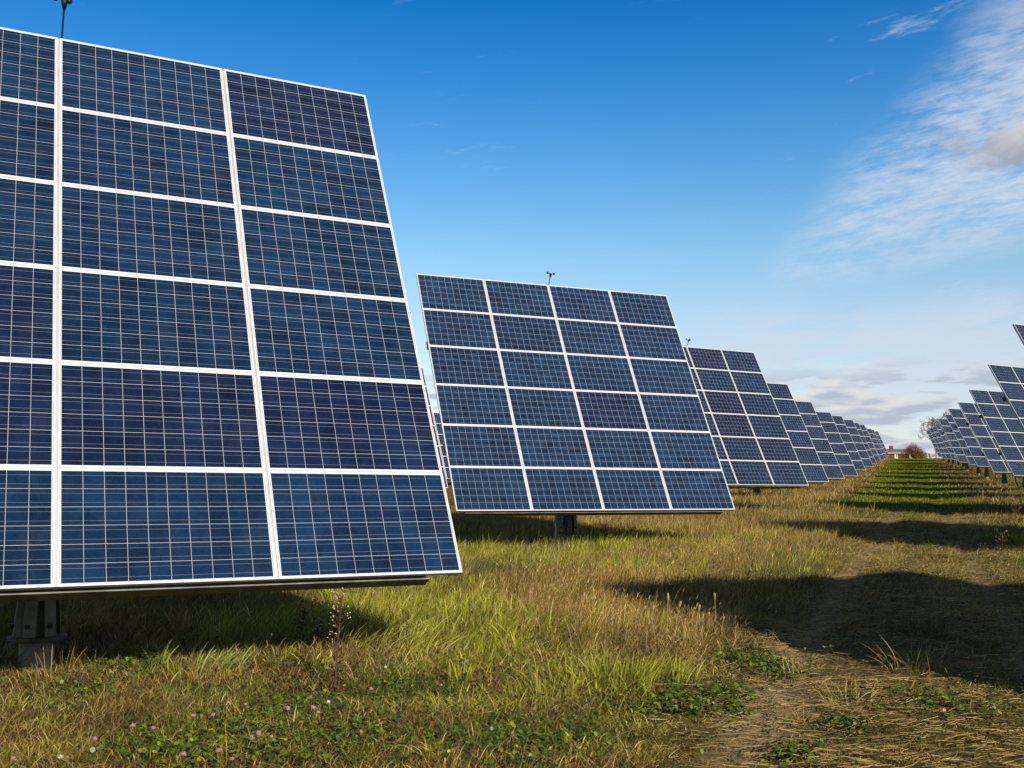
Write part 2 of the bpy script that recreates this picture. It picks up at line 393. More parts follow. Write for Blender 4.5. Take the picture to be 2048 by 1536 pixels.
def cell_material():
    m = bpy.data.materials.new('solar_cells'); m.use_nodes = True; t = NT(m.node_tree)
    uv = t.n('ShaderNodeUVMap', uv_map='UVMap').outputs[0]
    sp = t.n('ShaderNodeSeparateXYZ'); t.l(uv, sp.inputs[0]); U, V = sp.outputs[0], sp.outputs[1]
    inside = t.m('MULTIPLY', t.m('MULTIPLY', t.m('GREATER_THAN', U, 0.0), t.m('LESS_THAN', U, 10.0)), t.m('MULTIPLY', t.m('GREATER_THAN', V, 0.0), t.m('LESS_THAN', V, 6.0)))
    fu = t.m('FRACT', U); fv = t.m('FRACT', V)
    du = t.m('MINIMUM', fu, t.m('SUBTRACT', 1.0, fu)); dv = t.m('MINIMUM', fv, t.m('SUBTRACT', 1.0, fv))
    gapu = t.m('LESS_THAN', du, .0100); gapv = t.m('LESS_THAN', dv, .0100)
    gap = t.m('MAXIMUM', gapu, gapv)
    bus = t.m('LESS_THAN', t.m('ABSOLUTE', t.m('SUBTRACT', dv, .25)), .0068)
    oi = t.n('ShaderNodeObjectInfo')
    rnd = oi.outputs['Random']
    # cell to cell differences
    wn = t.n('ShaderNodeTexWhiteNoise', noise_dimensions='3D')
    t.l(t.vec(t.m('FLOOR', U), t.m('FLOOR', V), t.m('MULTIPLY', rnd, 91.7)), wn.inputs['Vector'])
    # crystal grains of polycrystalline silicon
    vo = t.n('ShaderNodeTexVoronoi', feature='F1'); vo.inputs['Scale'].default_value = 11.0; vo.inputs['Randomness'].default_value = 1.0
    t.l(t.vec(U, t.m('MULTIPLY', V, 1.0), t.m('MULTIPLY', rnd, 37.0)), vo.inputs['Vector'])
    gsep = t.n('ShaderNodeSeparateColor'); t.l(vo.outputs['Color'], gsep.inputs[0])
    cl = t.noise(t.vec(t.m('MULTIPLY', U, .33), t.m('MULTIPLY', V, .42), t.m('MULTIPLY', rnd, 53.0)), 1.0, 5, .62, .6)  # cloudy reflections on the glass, painted into the cell colour as brighter blue
    val = t.m('ADD', t.m('ADD', t.m('MULTIPLY', wn.outputs['Value'], .36), t.m('MULTIPLY', gsep.outputs[0], .30)), t.m('MULTIPLY', t.ss(cl, .28, .74), .62))
    blue = t.mix(val, CELL_DARK, CELL_LIGHT)
    col = t.mix(1.0, blue, oi.outputs['Color'], 'MULTIPLY')
    col = t.mix(t.m('MULTIPLY', bus, .80), col, (.23, .26, .32, 1))
    col = t.mix(t.m('MULTIPLY', gap, .95), col, (.50, .54, .60, 1))
    # ribbon ends in the white margin
    ou = t.m('MAXIMUM', t.m('SUBTRACT', 0.0, U), t.m('SUBTRACT', U, 10.0))
    rib = t.m('MULTIPLY', t.win(ou, .035, .042, .072, .080), t.win(t.m('ABSOLUTE', t.m('SUBTRACT', t.m('FRACT', t.m('MULTIPLY', V, .5)), .5)), -1, -.9, .36, .37))
    back = t.mix(t.m('MULTIPLY', rib, .6), (.67, .67, .66, 1), (.20, .16, .17, 1))
    base = t.mix(inside, back, col)
    dust = t.noise(t.n('ShaderNodeTexCoord').outputs['Object'], 2.2, 6, .7)
    base = t.mix(t.m('MULTIPLY', t.ss(dust, .5, .85), .05), base, (.30, .27, .22, 1))
    b = t.n('ShaderNodeBsdfPrincipled'); t.l(base, b.inputs['Base Color'])
    b.inputs['Roughness'].default_value = .16; b.inputs['Specular IOR Level'].default_value = .22
    b.inputs['Coat Weight'].default_value = .38; b.inputs['Coat Roughness'].default_value = .05; b.inputs['Coat IOR'].default_value = 1.35
    o = t.n('ShaderNodeOutputMaterial'); t.l(b.outputs[0], o.inputs[0])
    return m


CELL_DARK = (.0021, .0058, .0195, 1); CELL_LIGHT = (.0068, .0310, .076, 1)
CELLS = cell_material()

MW, MH, GAP, RGAP = 1.650, 1.0057, .020, .003
PW, PH = 4 * MW + 3 * GAP, 6 * MH + 5 * RGAP


def module_meshes():
    # laminate: cells 10 x 6 at 158 mm pitch
    lip = .010; z1, z0 = -.003, -.010
    b = bmesh.new(); uvl = b.loops.layers.uv.new('UVMap')
    hx, hy = MW / 2 - lip, MH / 2 - lip
    vs = [b.verts.new(p) for p in ((-hx, -hy, z1), (hx, -hy, z1), (hx, hy, z1), (-hx, hy, z1), (-hx, -hy, z0), (hx, -hy, z0), (hx, hy, z0), (-hx, hy, z0))]
    for f in ((0, 1, 2, 3), (7, 6, 5, 4)):
        fc = b.faces.new([vs[i] for i in f])
        for lp in fc.loops:
            x, y, z = lp.vert.co
            lp[uvl].uv = (x / .1602 + 5, y / .1596 + 3) if f[0] == 0 else (-1, -1)
    glass = bpy.data.meshes.new('solar_module'); b.to_mesh(glass); b.free(); glass.materials.append(CELLS)
    q = MB(); d = .040; w = lip + .001
    q.box((0, MH / 2 - w / 2, -d / 2), (MW, w, d)); q.box((0, -MH / 2 + w / 2, -d / 2), (MW, w, d))
    q.box((-MW / 2 + w / 2, 0, -d / 2 - .0004), (w, MH - 2 * w, d)); q.box((MW / 2 - w / 2, 0, -d / 2 - .0004), (w, MH - 2 * w, d))
    return glass, q.me('module_frame', ALU)


GLASS, FRAME = module_meshes()


class PanelKit:
    """meshes in the tracker's own space for one tilt angle (local -y faces the sun)"""
    cache = {}
    def __init__(s, tilt, zc):
        s.t = tilt; s.X = Vector((1, 0, 0)); s.U = Vector((0, math.cos(tilt), math.sin(tilt))); s.N = Vector((0, -math.sin(tilt), math.cos(tilt)))
        s.c = Vector((0, -.31, zc))
    def P(s, x, u, n): return s.c + s.X * x + s.U * u + s.N * n
    def bar(s, q, x, u, n, sx, su, sn): q.box(s.P(x, u, n), (sx, su, sn), s.X, s.U, s.N)


def build_tracker(label, x, y, z, az, tilt, detail=2, anemo=False, purple=(), tone=(1.05, .80, .80), conduit=0, gz=None, loop=False, det_mast=False):
    th = R(90 - az); nh = Vector((math.sin(R(az + 90)), math.cos(R(az + 90)), 0)); tl = R(tilt)
    bx, by = x - nh.x * .31, y - nh.y * .31
    gz_ = float(ground(np.array([bx]), np.array([by]))[0])
    root = bpy.data.objects.new('solar_tracker', None); link(root); root.empty_display_size = .3
    root.location = (bx, by, gz_); root.rotation_euler = (0, 0, th)
    tag(root, label, 'solar tracker', 'solar trackers standing in rows on the meadow')
    k = PanelKit(tl, z + EYE - gz_)
    rs = np.random.RandomState(int(abs(x * 31 + y * 17)) % 9999)
    for r in range(6):
        for c in range(4):
            px = -PW / 2 + MW / 2 + c * (MW + GAP); pu = PH / 2 - MH / 2 - r * (MH + RGAP)
            o = ob('solar_module', GLASS, root, k.P(px, pu, 0), (tl, 0, 0))
            f = rs.uniform(.86, 1.12); h = rs.uniform(-.05, .06)
            cc = [tone[0] * f * (1 + h), tone[1] * f * (1 - h * .7), tone[2] * f]
            if (r, c) in purple: cc = [tone[0] * f * 1.25, tone[1] * f * .66, tone[2] * f * .80]; o['label'] = 'darker purplish solar module'
            o.color = (*cc, 1)
            if detail >= 1: ob('module_frame', FRAME, o)
            else: ob('module_frame', FRAME, o)
    # rails behind the columns of modules
    for c in range(5):
        xx = -PW / 2 + c * (MW + GAP) - GAP / 2
        xx = min(max(xx, -PW / 2 + .07), PW / 2 - .07)
        q = MB(); k.bar(q, xx, 0, -.064, .09, PH - .02, .040)
        if 0 < c < 4: k.bar(q, xx, 0, -.025, GAP - .002, PH - .004, .036)
        ob('mounting_rail', q.me('mounting_rail', RAIL), root)
    for v in (.30, .735):
        q = MB(); k.bar(q, 0, PH * (.5 - v), -.180, PW - .20, .16, .19)
        o = ob('cross_beam', q.me('cross_beam', GALV), root)
        for sx in (-1, 1):
            q = MB(); k.bar(q, sx * (PW / 2 - .095), PH * (.5 - v), -.195, .035, .19, .24); ob('end_cap', q.me('end_cap', DARKM), o)
    q = MB(); k.bar(q, -.06 + rs.uniform(-.03, .03), -PH / 2 + .026, -.075, PW * .925, .05, .055); k.bar(q, -.05, -PH / 2 - .024, -.116, PW * .925, .012, .13)
    ob('bottom_rail', q.me('bottom_rail', STEEL), root)
    q = MB(); k.bar(q, 0, PH / 2 - .06, -.115, PW * .9, .06, .07); ob('top_rail', q.me('top_rail', GALV), root)
    for sx in (-1, 1):
        q = MB(); k.bar(q, sx * .42, 0, -.33, .10, PH * .62, .11); ob('support_beam', q.me('support_beam', GALV), root)
    piv = k.P(0, 0, -.42)
    # post on its concrete foot
    q = MB(); q.tube([(0, 0, -.5), (0, 0, .245)], .145, 20); ob('concrete_base', q.me('concrete_base', CONC), root)
    q = MB(); q.tube([(0, 0, .2455), (0, 0, .285)], .245, 24)
    
    ob('flange', q.me('flange', RUST), root)
    q = MB(); q.tube([(0, 0, .2855), (0, 0, piv.z - .25)], .115, 12)
    ob('post', q.me('post', STEEL), root)
    for a in (-115, -62, 25, 118, 180):
        ca, sa = math.cos(R(a)), math.sin(R(a)); D = Vector((ca, sa, 0)); T = Vector((-sa, ca, 0))
        q = MB(); hgt = .86
        Zs = (Vector((0, 0, hgt)) - D * .075).normalized()
        q.box(D * .192 + Vector((0, 0, .286 + hgt / 2)) - D * .0375, (.012, .10, hgt), D, T, Zs)
        q.box(D * .142 + T * .05 + Vector((0, 0, .286 + hgt / 2)) - D * .0375, (.11, .012, hgt), D, T, Zs)
        o = ob('stiffener', q.me('stiffener', STEEL), root)
        if detail >= 2:
            for h in (.08, .36, .64):
                q = MB(); q.tube([D * (.186 - .075 * h / hgt) + T * -.01 + Vector((0, 0, .30 + h)), D * (.222 - .075 * h / hgt) + T * -.01 + Vector((0, 0, .30 + h))], .021, 6)
                ob('bolt', q.me('bolt', DARKM), o)
    q = MB(); q.box((0, 0, piv.z - .12), (.42, .36, .36)); q.tube([(-.62, piv.y, piv.z), (.62, piv.y, piv.z)], .10, 14)
    q.tube([(0, -.02, piv.z - .26), (0, -.02, piv.z - .31)], .24, 16)
    ob('slew_drive', q.me('slew_drive', STEEL), root)
    q = MB(); q.tube([(.05, .16, piv.z - .9), (.05, .34, piv.z - .2)], .05, 10); q.tube([(.05, .34, piv.z - .2), tuple(k.P(.05, PH * .22, -.34))], .028, 8)
    ob('tilt_actuator', q.me('tilt_actuator', GALV), root)
    if conduit:
        q = MB(); q.box((-.30, -.05, .60), (.16, .14, .36), taper=.55); ob('control_box', q.me('control_box', STEEL), root)
        q = MB(); q.tube([(-.43, -.14, -.05), (-.40, -.12, .16), (-.36, -.08, .46)], .025, 8); ob('conduit', q.me('conduit', PIPE), root)
        q = MB(); q.tube([(-.14, -.12, .32), (-.15, -.15, .7), (-.13, -.16, 1.2)], .012, 6); q.tube([(-.11, -.14, .32), (-.11, -.17, .7), (-.10, -.17, 1.2)], .012, 6)
        ob('cable', q.me('cable', BLUECAB), root)
    if loop:
        q = MB(); q.tube([(-.9, .05, .95), (-.93, .0, .6), (-.82, -.02, .32), (-.62, -.02, .14), (-.55, 0, -.05)], .028, 7); ob('cable', q.me('cable', CABLE), root)
    if anemo:
        p0 = k.P(.03, PH / 2 - .03, -.06); d = Vector((0, -.46, 1)).normalized(); a_ = Vector((1, 0, 0)); b_ = d.cross(a_)
        e = bpy.data.objects.new('anemometer', None); link(e, root); e.location = p0; e.empty_display_size = .1
        off = d * (.10 if det_mast else 0)
        q = MB(); q.tube([d * -.02, d * .31 + off], .010, 8); q.tube([d * .24 + off, d * .30 + off, d * .335 + off, d * .355 + off], [.011, .028, .034, .016], 10)
        ob('mast', q.me('mast', DARKM), e)
        an0 = rs.uniform(0, 6.28) if anemo is True else anemo
        for i in range(3):
            an = an0 + i * 2.0944; D = a_ * math.cos(an) + b_ * math.sin(an); T = -a_ * math.sin(an) + b_ * math.cos(an)
            q = MB(); q.tube([d * .345 + off, d * .345 + off + D * .075], .006, 6)
            q.ball(d * .345 + off + D * .088, .029, (1, 1, 1), 12, 8)
            ob('cup', q.me('cup', DARKM), e)
    return root


TR = [
 # name, x, y, z, azimuth of the width, tilt, label, options
 ('L1', -4.03, 9.14, 2.08, 62.35, 62.93, 'largest blue solar tracker, filling the left of the photo, post in dark grass', dict(anemo=.95, det_mast=True, tone=(1, 1, 1), purple=((0, 3), (4, 2), (4, 3), (3, 1), (4, 1)))),
 ('L2', 1.41, 23.71, 2.54, 66.85, 63.06, 'solar tracker seen whole in mid photo, its post with leaning pale pipe in view', dict(anemo=2.2, purple=((3, 2),), conduit=1, tone=(1.25, 1.12, 1.15))),
 ('L3', 7.39, 38.80, 3.30, 62.18, 62.10, 'solar tracker partly hidden behind the whole one in mid photo, anemometer on top', dict(anemo=.45, tone=(1.15, .82, .88), purple=((0, 2), (2, 2), (3, 2), (4, 3)))),
 ('L4', 12.69, 53.90, 3.72, 62.09, 61.87, 'left-row tracker next behind the two-column-wide one, one module column showing', dict(tone=(1.1, .82, .84))),
 ('L5', 18.39, 69.40, 4.23, 62.12, 61.90, 'fifth tracker up the left row, its sunlit concrete foot a pale spot in the grass', dict(tone=(1.1, .82, .84))),
 ('L6', 24.14, 84.17, 4.76, 62.31, 62.12, 'left-row tracker with a tiny anemometer tip against low grey cloud', dict(anemo=1.0, tone=(1.1, .82, .82))),
 ('L7', 30.07, 99.96, 5.74, 62.35, 62.16, 'seventh tracker up the left row, first one beyond that with the tiny anemometer tip', {}),
 ('L8', 36.32, 115.96, 6.59, 62.52, 62.38, 'eighth tracker up the left row, widest visible strip among the distant ones', {}),
 ('L9', 42.21, 131.90, 7.47, 62.55, 62.42, 'ninth tracker up the left row, a narrow strip between two wider neighbours', {}),
 ('L10', 48.55, 148.60, 8.46, 62.53, 62.40, 'tenth tracker up the left row, just before the thinnest sliver of a panel', {}),
 ('L11', 53.35, 161.99, 9.09, 62.50, 62.36, 'eleventh tracker up the left row, the thinnest sliver of all', {}),
 ('L12', 59.27, 177.13, 9.85, 62.53, 62.40, 'fourth tracker from the brick house end of the left row', {}),
 ('L13', 63.9, 189.3, 10.54, 62.55, 62.42, 'third tracker from the brick house end of the left row', {}),
 ('L14', 71.0, 208.6, 11.52, 62.57, 62.45, 'second tracker from the brick house end of the left row', {}),
 ('L15', 76.12, 222.04, 12.44, 62.50, 62.36, 'last tracker of the left row, its right edge touching the brick house', {}),
 ('Ra', 20.0, 34.2, 3.12, 62.2, 62.3, 'right-row tracker whose top corner alone shows, high at the right photo edge', {}),
 ('Rb', 26.32, 50.00, 3.86, 60.9, 61.99, 'right-row tracker cut by the right edge, lower of the two against bright cloud', {}),
 ('Rc', 31.86, 64.85, 4.24, 62.15, 62.58, 'right-row tracker with thin mast and two full module columns, lower corner at right edge', dict(anemo=.9, loop=True)),
 ('Rd', 37.37, 79.48, 4.85, 62.15, 62.54, 'right-row tracker with its whole near bottom corner showing, dark post and curved cable below', dict(loop=True)),
 ('Re', 43.39, 95.74, 5.82, 62.15, 62.27, 'fifth tracker up the right row, pale footing stone at its post', dict(loop=True)),
 ('Rf', 48.89, 109.85, 6.45, 62.54, 62.41, 'sixth tracker up the right row, narrow top beside a wider neighbour', {}),
 ('Rg', 55.40, 127.65, 7.41, 62.65, 62.57, 'seventh tracker up the right row, wide strip just in front of a thin sliver', {}),
 ('Rh', 61.14, 141.91, 8.17, 62.62, 62.54, 'eighth tracker up the right row, thin sliver behind a wide strip', {}),
 ('Ri', 65.82, 154.52, 8.82, 62.48, 62.33, 'fourth tracker from the far end of the right row', {}),
 ('Rj', 72.51, 172.46, 9.64, 62.61, 62.51, 'third tracker from the far end of the right row', {}),
 ('Rk', 75.75, 181.94, 10.10, 62.64, 62.55, 'second tracker from the far end of the right row', {}),
 ('Rm', 86.72, 210.86, 11.66, 62.51, 62.37, 'last tracker of the right row, standing edge to the sky near the brick house', {}),
 ('LA', -6.25, 43.4, 3.30, 62.3, 62.4, 'nearer solar tracker glimpsed in the gap between the two large left trackers', {}),
 ('LB', -5.7, 83.0, 4.55, 62.3, 62.4, 'farther solar tracker glimpsed in the gap between the two large left trackers', {}),
 ('R0', 14.9, 20.2, 2.40, 62.2, 62.4, 'tracker outside the right photo edge whose shadow band crosses the track before green grass', {}),
 ('R-', 9.45, 5.3, 1.95, 62.2, 62.4, 'tracker beside the camera whose large shadow covers the right foreground', {}),
]
for nm, x, y, z, az, tl, lab, kw in TR:
    det = 2 if y < 60 else (1 if y < 130 else 0)
    build_tracker(lab, x, y, z, az, tl, det, **kw)


# ------------------------------------------------------------------ grass
GRASS = blade_mat('grass_blade')


def blades(P, h, w, face, lean_dir, lean, cb, ct, segs=2):
    """P (N,3) roots; returns verts, quads, tris, colours of tapered bent blades"""
    n = len(P); a = np.stack([np.cos(face), np.sin(face), np.zeros(n)], -1)
    L = np.stack([np.cos(lean_dir), np.sin(lean_dir), np.zeros(n)], -1)
    vs, cs = [], []
    for k in range(segs):
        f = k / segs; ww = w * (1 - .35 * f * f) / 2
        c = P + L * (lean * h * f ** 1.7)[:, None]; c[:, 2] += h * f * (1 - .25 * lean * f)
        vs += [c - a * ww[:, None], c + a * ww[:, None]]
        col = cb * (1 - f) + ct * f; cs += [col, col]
    c = P + L * (lean * h)[:, None]; c[:, 2] += h * (1 - .25 * lean)
    vs.append(c); cs.append(ct)
    nv = 2 * segs + 1
    V = np.stack(vs, 1).reshape(-1, 3); C = np.stack(cs, 1).reshape(-1, 3)
    i0 = np.arange(n) * nv; quads = []
    for k in range(segs - 1): quads.append(np.stack([i0 + 2 * k, i0 + 2 * k + 1, i0 + 2 * k + 3, i0 + 2 * k + 2], -1))
    tri = np.stack([i0 + nv - 3, i0 + nv - 2, i0 + nv - 1], -1)
    return V, (np.concatenate(quads) if quads else None), tri, C


def make_grass():
    # distance bands: roots per square metre, blade width factor, half-spread of the field
    bands = [(5.2, 9.0, 3000, .95, 3), (9.0, 14.0, 2000, 1.05, 3), (14.0, 22.0, 1050, 1.3, 2), (22.0, 36.0, 420, 1.9, 2), (36.0, 60.0, 90, 4.0, 2), (60.0, 110.0, 26, 7.0, 2), (110.0, 255.0, 6.5, 13.0, 2)]
    lists = {2: [], 3: []}; heads = []
    for d0, d1, dens, wf, sg in bands:
        lo, hi = (-.60, .62) if d0 < 36 else (-.30, .60)
        area = (hi - lo) * (d1 * d1 - d0 * d0) / 2
        n = int(area * dens)
        y = np.sqrt(RNG.uniform(d0 * d0, d1 * d1, n)); x = RNG.uniform(lo, hi, n) * y
        t, s = ts(x, y)
        if d0 >= 36: k = (t > -16) & (t < 15); x, y, t, s = x[k], y[k], t[k], s[k]
        W, de, path = zones(x, y)
        k = RNG.rand(len(x)) < de; x, y, W, path = x[k], y[k], W[k], path[k]
        cum = np.cumsum(W, 1); sp = (RNG.rand(len(x))[:, None] > cum).sum(1).clip(0, 4)
        n = len(x)
        hm = np.array([.125, .25, .25, .09, .15])[sp]
        near = sst(y, 7.5, 13)
        hm = np.where(sp == 1, .10 + .13 * near, hm); hm = np.where(sp == 2, .14 + .08 * near, hm); hm = np.where(sp == 0, .085 + .05 * near, hm) * (1 + .5 * path * sst(y, 12, 18)); hm = np.where(sp == 4, .09 + .06 * near, hm)
        cl = fbm(x * 1.1 + 3, y * 1.1 + 8, 3)
        h = hm * np.exp(RNG.normal(-.08, .38, n)) * (.45 + .95 * cl) * (1 - .55 * path)
        w = np.array([.0042, .0030, .0058, .0040, .0036])[sp] * wf * RNG.uniform(.7, 1.3, n)
        if d0 >= 36: h *= 1.15
        z = ground(x, y) - .01
        lean = np.abs(RNG.normal(.50, .36, n)) + (sp == 4) * .25 + path * .5 + (1 - near) * np.abs(RNG.normal(.15, .45, n))
        lean = np.clip(lean, .05, 1.3)
        # a prevailing lie of the sward plus scatter
        ld = np.where(RNG.rand(n) < .40 * near + .1, RNG.normal(.35, .7, n), RNG.uniform(0, 6.28, n))
        fc = RNG.uniform(0, 6.28, n)
        pj = fbm(x * 2.3 + 90, y * 2.3, 3)
        v = np.exp(RNG.normal(.02, .46, n)) * (.30 + 1.36 * pj)
        hue = RNG.normal(0, .13, n) + (fbm(x * .9 + 33, y * .9 + 12, 3) - .5) * .7 * (sp == 0)
        cb = BASE[sp] * v[:, None]; ct = TIP[sp] * v[:, None]
        hv = np.stack([1 + hue, np.ones(n), 1 - hue * .5], -1); cb = cb * hv; ct = ct * hv
        dead = (RNG.rand(n) < .16) & (sp != 3)
        cb[dead] = np.array((.30, .20, .085)) * v[dead][:, None]; ct[dead] = np.array((.42, .29, .13)) * v[dead][:, None]
        if d0 < 22:
            kk = (sp == 1) & (RNG.rand(n) < .30) & (h > .10); m_ = int(kk.sum())
            tp = np.stack([x, y, z], -1)[kk]; Ld = np.stack([np.cos(ld[kk]), np.sin(ld[kk]), np.zeros(m_)], -1)
            tp = tp + Ld * (lean[kk] * h[kk])[:, None]; tp[:, 2] += (h * (1 - .25 * lean))[kk]
            heads.append(blades(tp - np.array((0, 0, .012)), RNG.uniform(.03, .075, m_), w[kk] * 2.1, RNG.uniform(0, 6.28, m_), ld[kk], np.clip(lean[kk] + .2, 0, 1.2), ct[kk] * .8, ct[kk], sg))
            lists[sg].append(heads[-1])
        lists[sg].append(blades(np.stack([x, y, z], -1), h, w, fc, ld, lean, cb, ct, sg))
    # tussocks that break up the sward
    nc = 2600
    cy = np.sqrt(RNG.uniform(6.0 ** 2, 30 ** 2, nc)); cx = RNG.uniform(-.58, .62, nc) * cy
    Wc, dc, pc = zones(cx, cy); kk = RNG.rand(nc) < np.clip(.95 - .70 * pc, 0, 1); cx, cy, pc = cx[kk], cy[kk], pc[kk]; nc = len(cx)
    q = RNG.rand(nc); csp = np.where(q < .34, 2, np.where(q < .62, 1, np.where(q < .86, 0, 4)))
    csp = np.where((pc > .5) & (csp == 2), 4, csp)
    ch = np.array([.13, .26, .21, .1, .15])[csp] * RNG.uniform(.6, 1.35, nc) * (.55 + .45 * sst(cy, 7, 12)); cr_ = RNG.uniform(.05, .20, nc); cld = RNG.uniform(0, 6.28, nc); cv = np.exp(RNG.normal(.05, .32, nc))
    per = 30; ii = np.repeat(np.arange(nc), per); n = len(ii)
    a = RNG.uniform(0, 6.28, n); r = cr_[ii] * np.sqrt(RNG.rand(n)); x = cx[ii] + r * np.cos(a); y = cy[ii] + r * np.sin(a)
    v = cv[ii] * np.exp(RNG.normal(0, .28, n)); sp = csp[ii]
    wf = np.interp(y, [6, 10, 18, 30], [1.0, 1.15, 1.5, 2.3])
    lists[3].append(blades(np.stack([x, y, ground(x, y) - .01], -1), ch[ii] * RNG.uniform(.45, 1.15, n), np.array([.0042, .0028, .0062, .004, .0034])[sp] * wf * RNG.uniform(.7, 1.3, n),
                           RNG.uniform(0, 6.28, n), np.where(RNG.rand(n) < .5, a, cld[ii]) + RNG.normal(0, .4, n), np.clip(np.abs(RNG.normal(.5, .3, n)) + pc[ii] * .3, .05, 1.3), BASE[sp] * v[:, None], TIP[sp] * v[:, None], 3))
    Vs, Qs, Ts, Cs = [], [], [], []; off = 0
    for sg in lists:
        for V, Q, T, C in lists[sg]:
            Vs.append(V); Qs.append(Q + off); Ts.append(T + off); Cs.append(C); off += len(V)
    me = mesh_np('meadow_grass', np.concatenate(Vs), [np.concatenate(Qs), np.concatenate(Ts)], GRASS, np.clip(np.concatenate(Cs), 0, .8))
    o = ob('meadow_grass', me); tag(o, 'rough autumn meadow grass, green, tan and brown, under and between the trackers', 'grass', kind='stuff')
    print('grass verts', off)


make_grass()


def make_straw():
    n = 190000
    y = np.sqrt(RNG.uniform(5.4 ** 2, 34 ** 2, n)); x = RNG.uniform(-.5, .62, n) * y
    t, s = ts(x, y); _, _, path = zones(x, y)
    cl = fbm(x * .9 + 70, y * .9 + 5, 3)
    k = RNG.rand(n) < np.clip(path * (.16 + 1.1 * sst(cl, .40, .62)) + .5 * np.exp(-((t + .85 + .25 * np.sin(s * .12)) / .3) ** 2) + .02, 0, 1)
    x, y = x[k], y[k]; n = len(x)
    L = RNG.uniform(.04, .19, n) * np.where(RNG.rand(n) < .05, 1.8, 1); w = RNG.uniform(.0016, .0036, n) * np.clip(y / 8, 1, 3.0)
    a = np.where(RNG.rand(n) < .7, RNG.normal(.12, .45, n), RNG.uniform(0, 3.14, n)); tl = RNG.normal(0, .13, n)
    z = ground(x, y) + RNG.uniform(.008, .05, n)
    D = np.stack([np.cos(a), np.sin(a), tl], -1); Nn = np.stack([-np.sin(a), np.cos(a), np.zeros(n)], -1)
    P = np.stack([x, y, z], -1); bend = RNG.normal(0, .05, n)
    vs = []
    for f in (-.5, 0, .5):
        c = P + D * (L * f)[:, None] + Nn * (bend * L * (1 - 4 * f * f))[:, None]
        vs += [c - Nn * w[:, None] / 2, c + Nn * w[:, None] / 2 + np.array((0, 0, .002))]
    V = np.stack(vs, 1).reshape(-1, 3); i0 = np.arange(n) * 6
    Q = np.concatenate([np.stack([i0 + a_, i0 + a_ + 1, i0 + a_ + 3, i0 + a_ + 2], -1) for a_ in (0, 2)])
    v = np.exp(RNG.normal(-.12, .42, n)); C = np.repeat(np.array((.40, .275, .105))[None] * v[:, None], 6, 0)
    o = ob('straw', mesh_np('straw', V, [Q], GRASS, np.clip(C, 0, .8)))
    tag(o, 'flattened straw litter lying over the worn track', 'straw', kind='stuff')


make_straw()


def leaf_patch(P, size, cols, tilt=.55):
    """small oval leaves (hexagons), given centres, random facing"""
    n = len(P); a = RNG.uniform(0, 6.28, n); tl = np.abs(RNG.normal(0, tilt, n))
    D = np.stack([np.cos(a), np.sin(a), np.zeros(n)], -1); Sd = np.stack([-np.sin(a), np.cos(a), np.zeros(n)], -1)
    Dn = D * np.cos(tl)[:, None]; Dn[:, 2] = np.sin(tl)
    ring = [(-.5, 0), (-.2, .34), (.22, .36), (.5, .0), (.22, -.36), (-.2, -.34)]
    V = np.stack([P + Dn * (size * u)[:, None] + Sd * (size * v)[:, None] for u, v in ring], 1).reshape(-1, 3)
    F = np.arange(n * 6).reshape(n, 6)
    return V, F, np.repeat(cols, 6, 0)


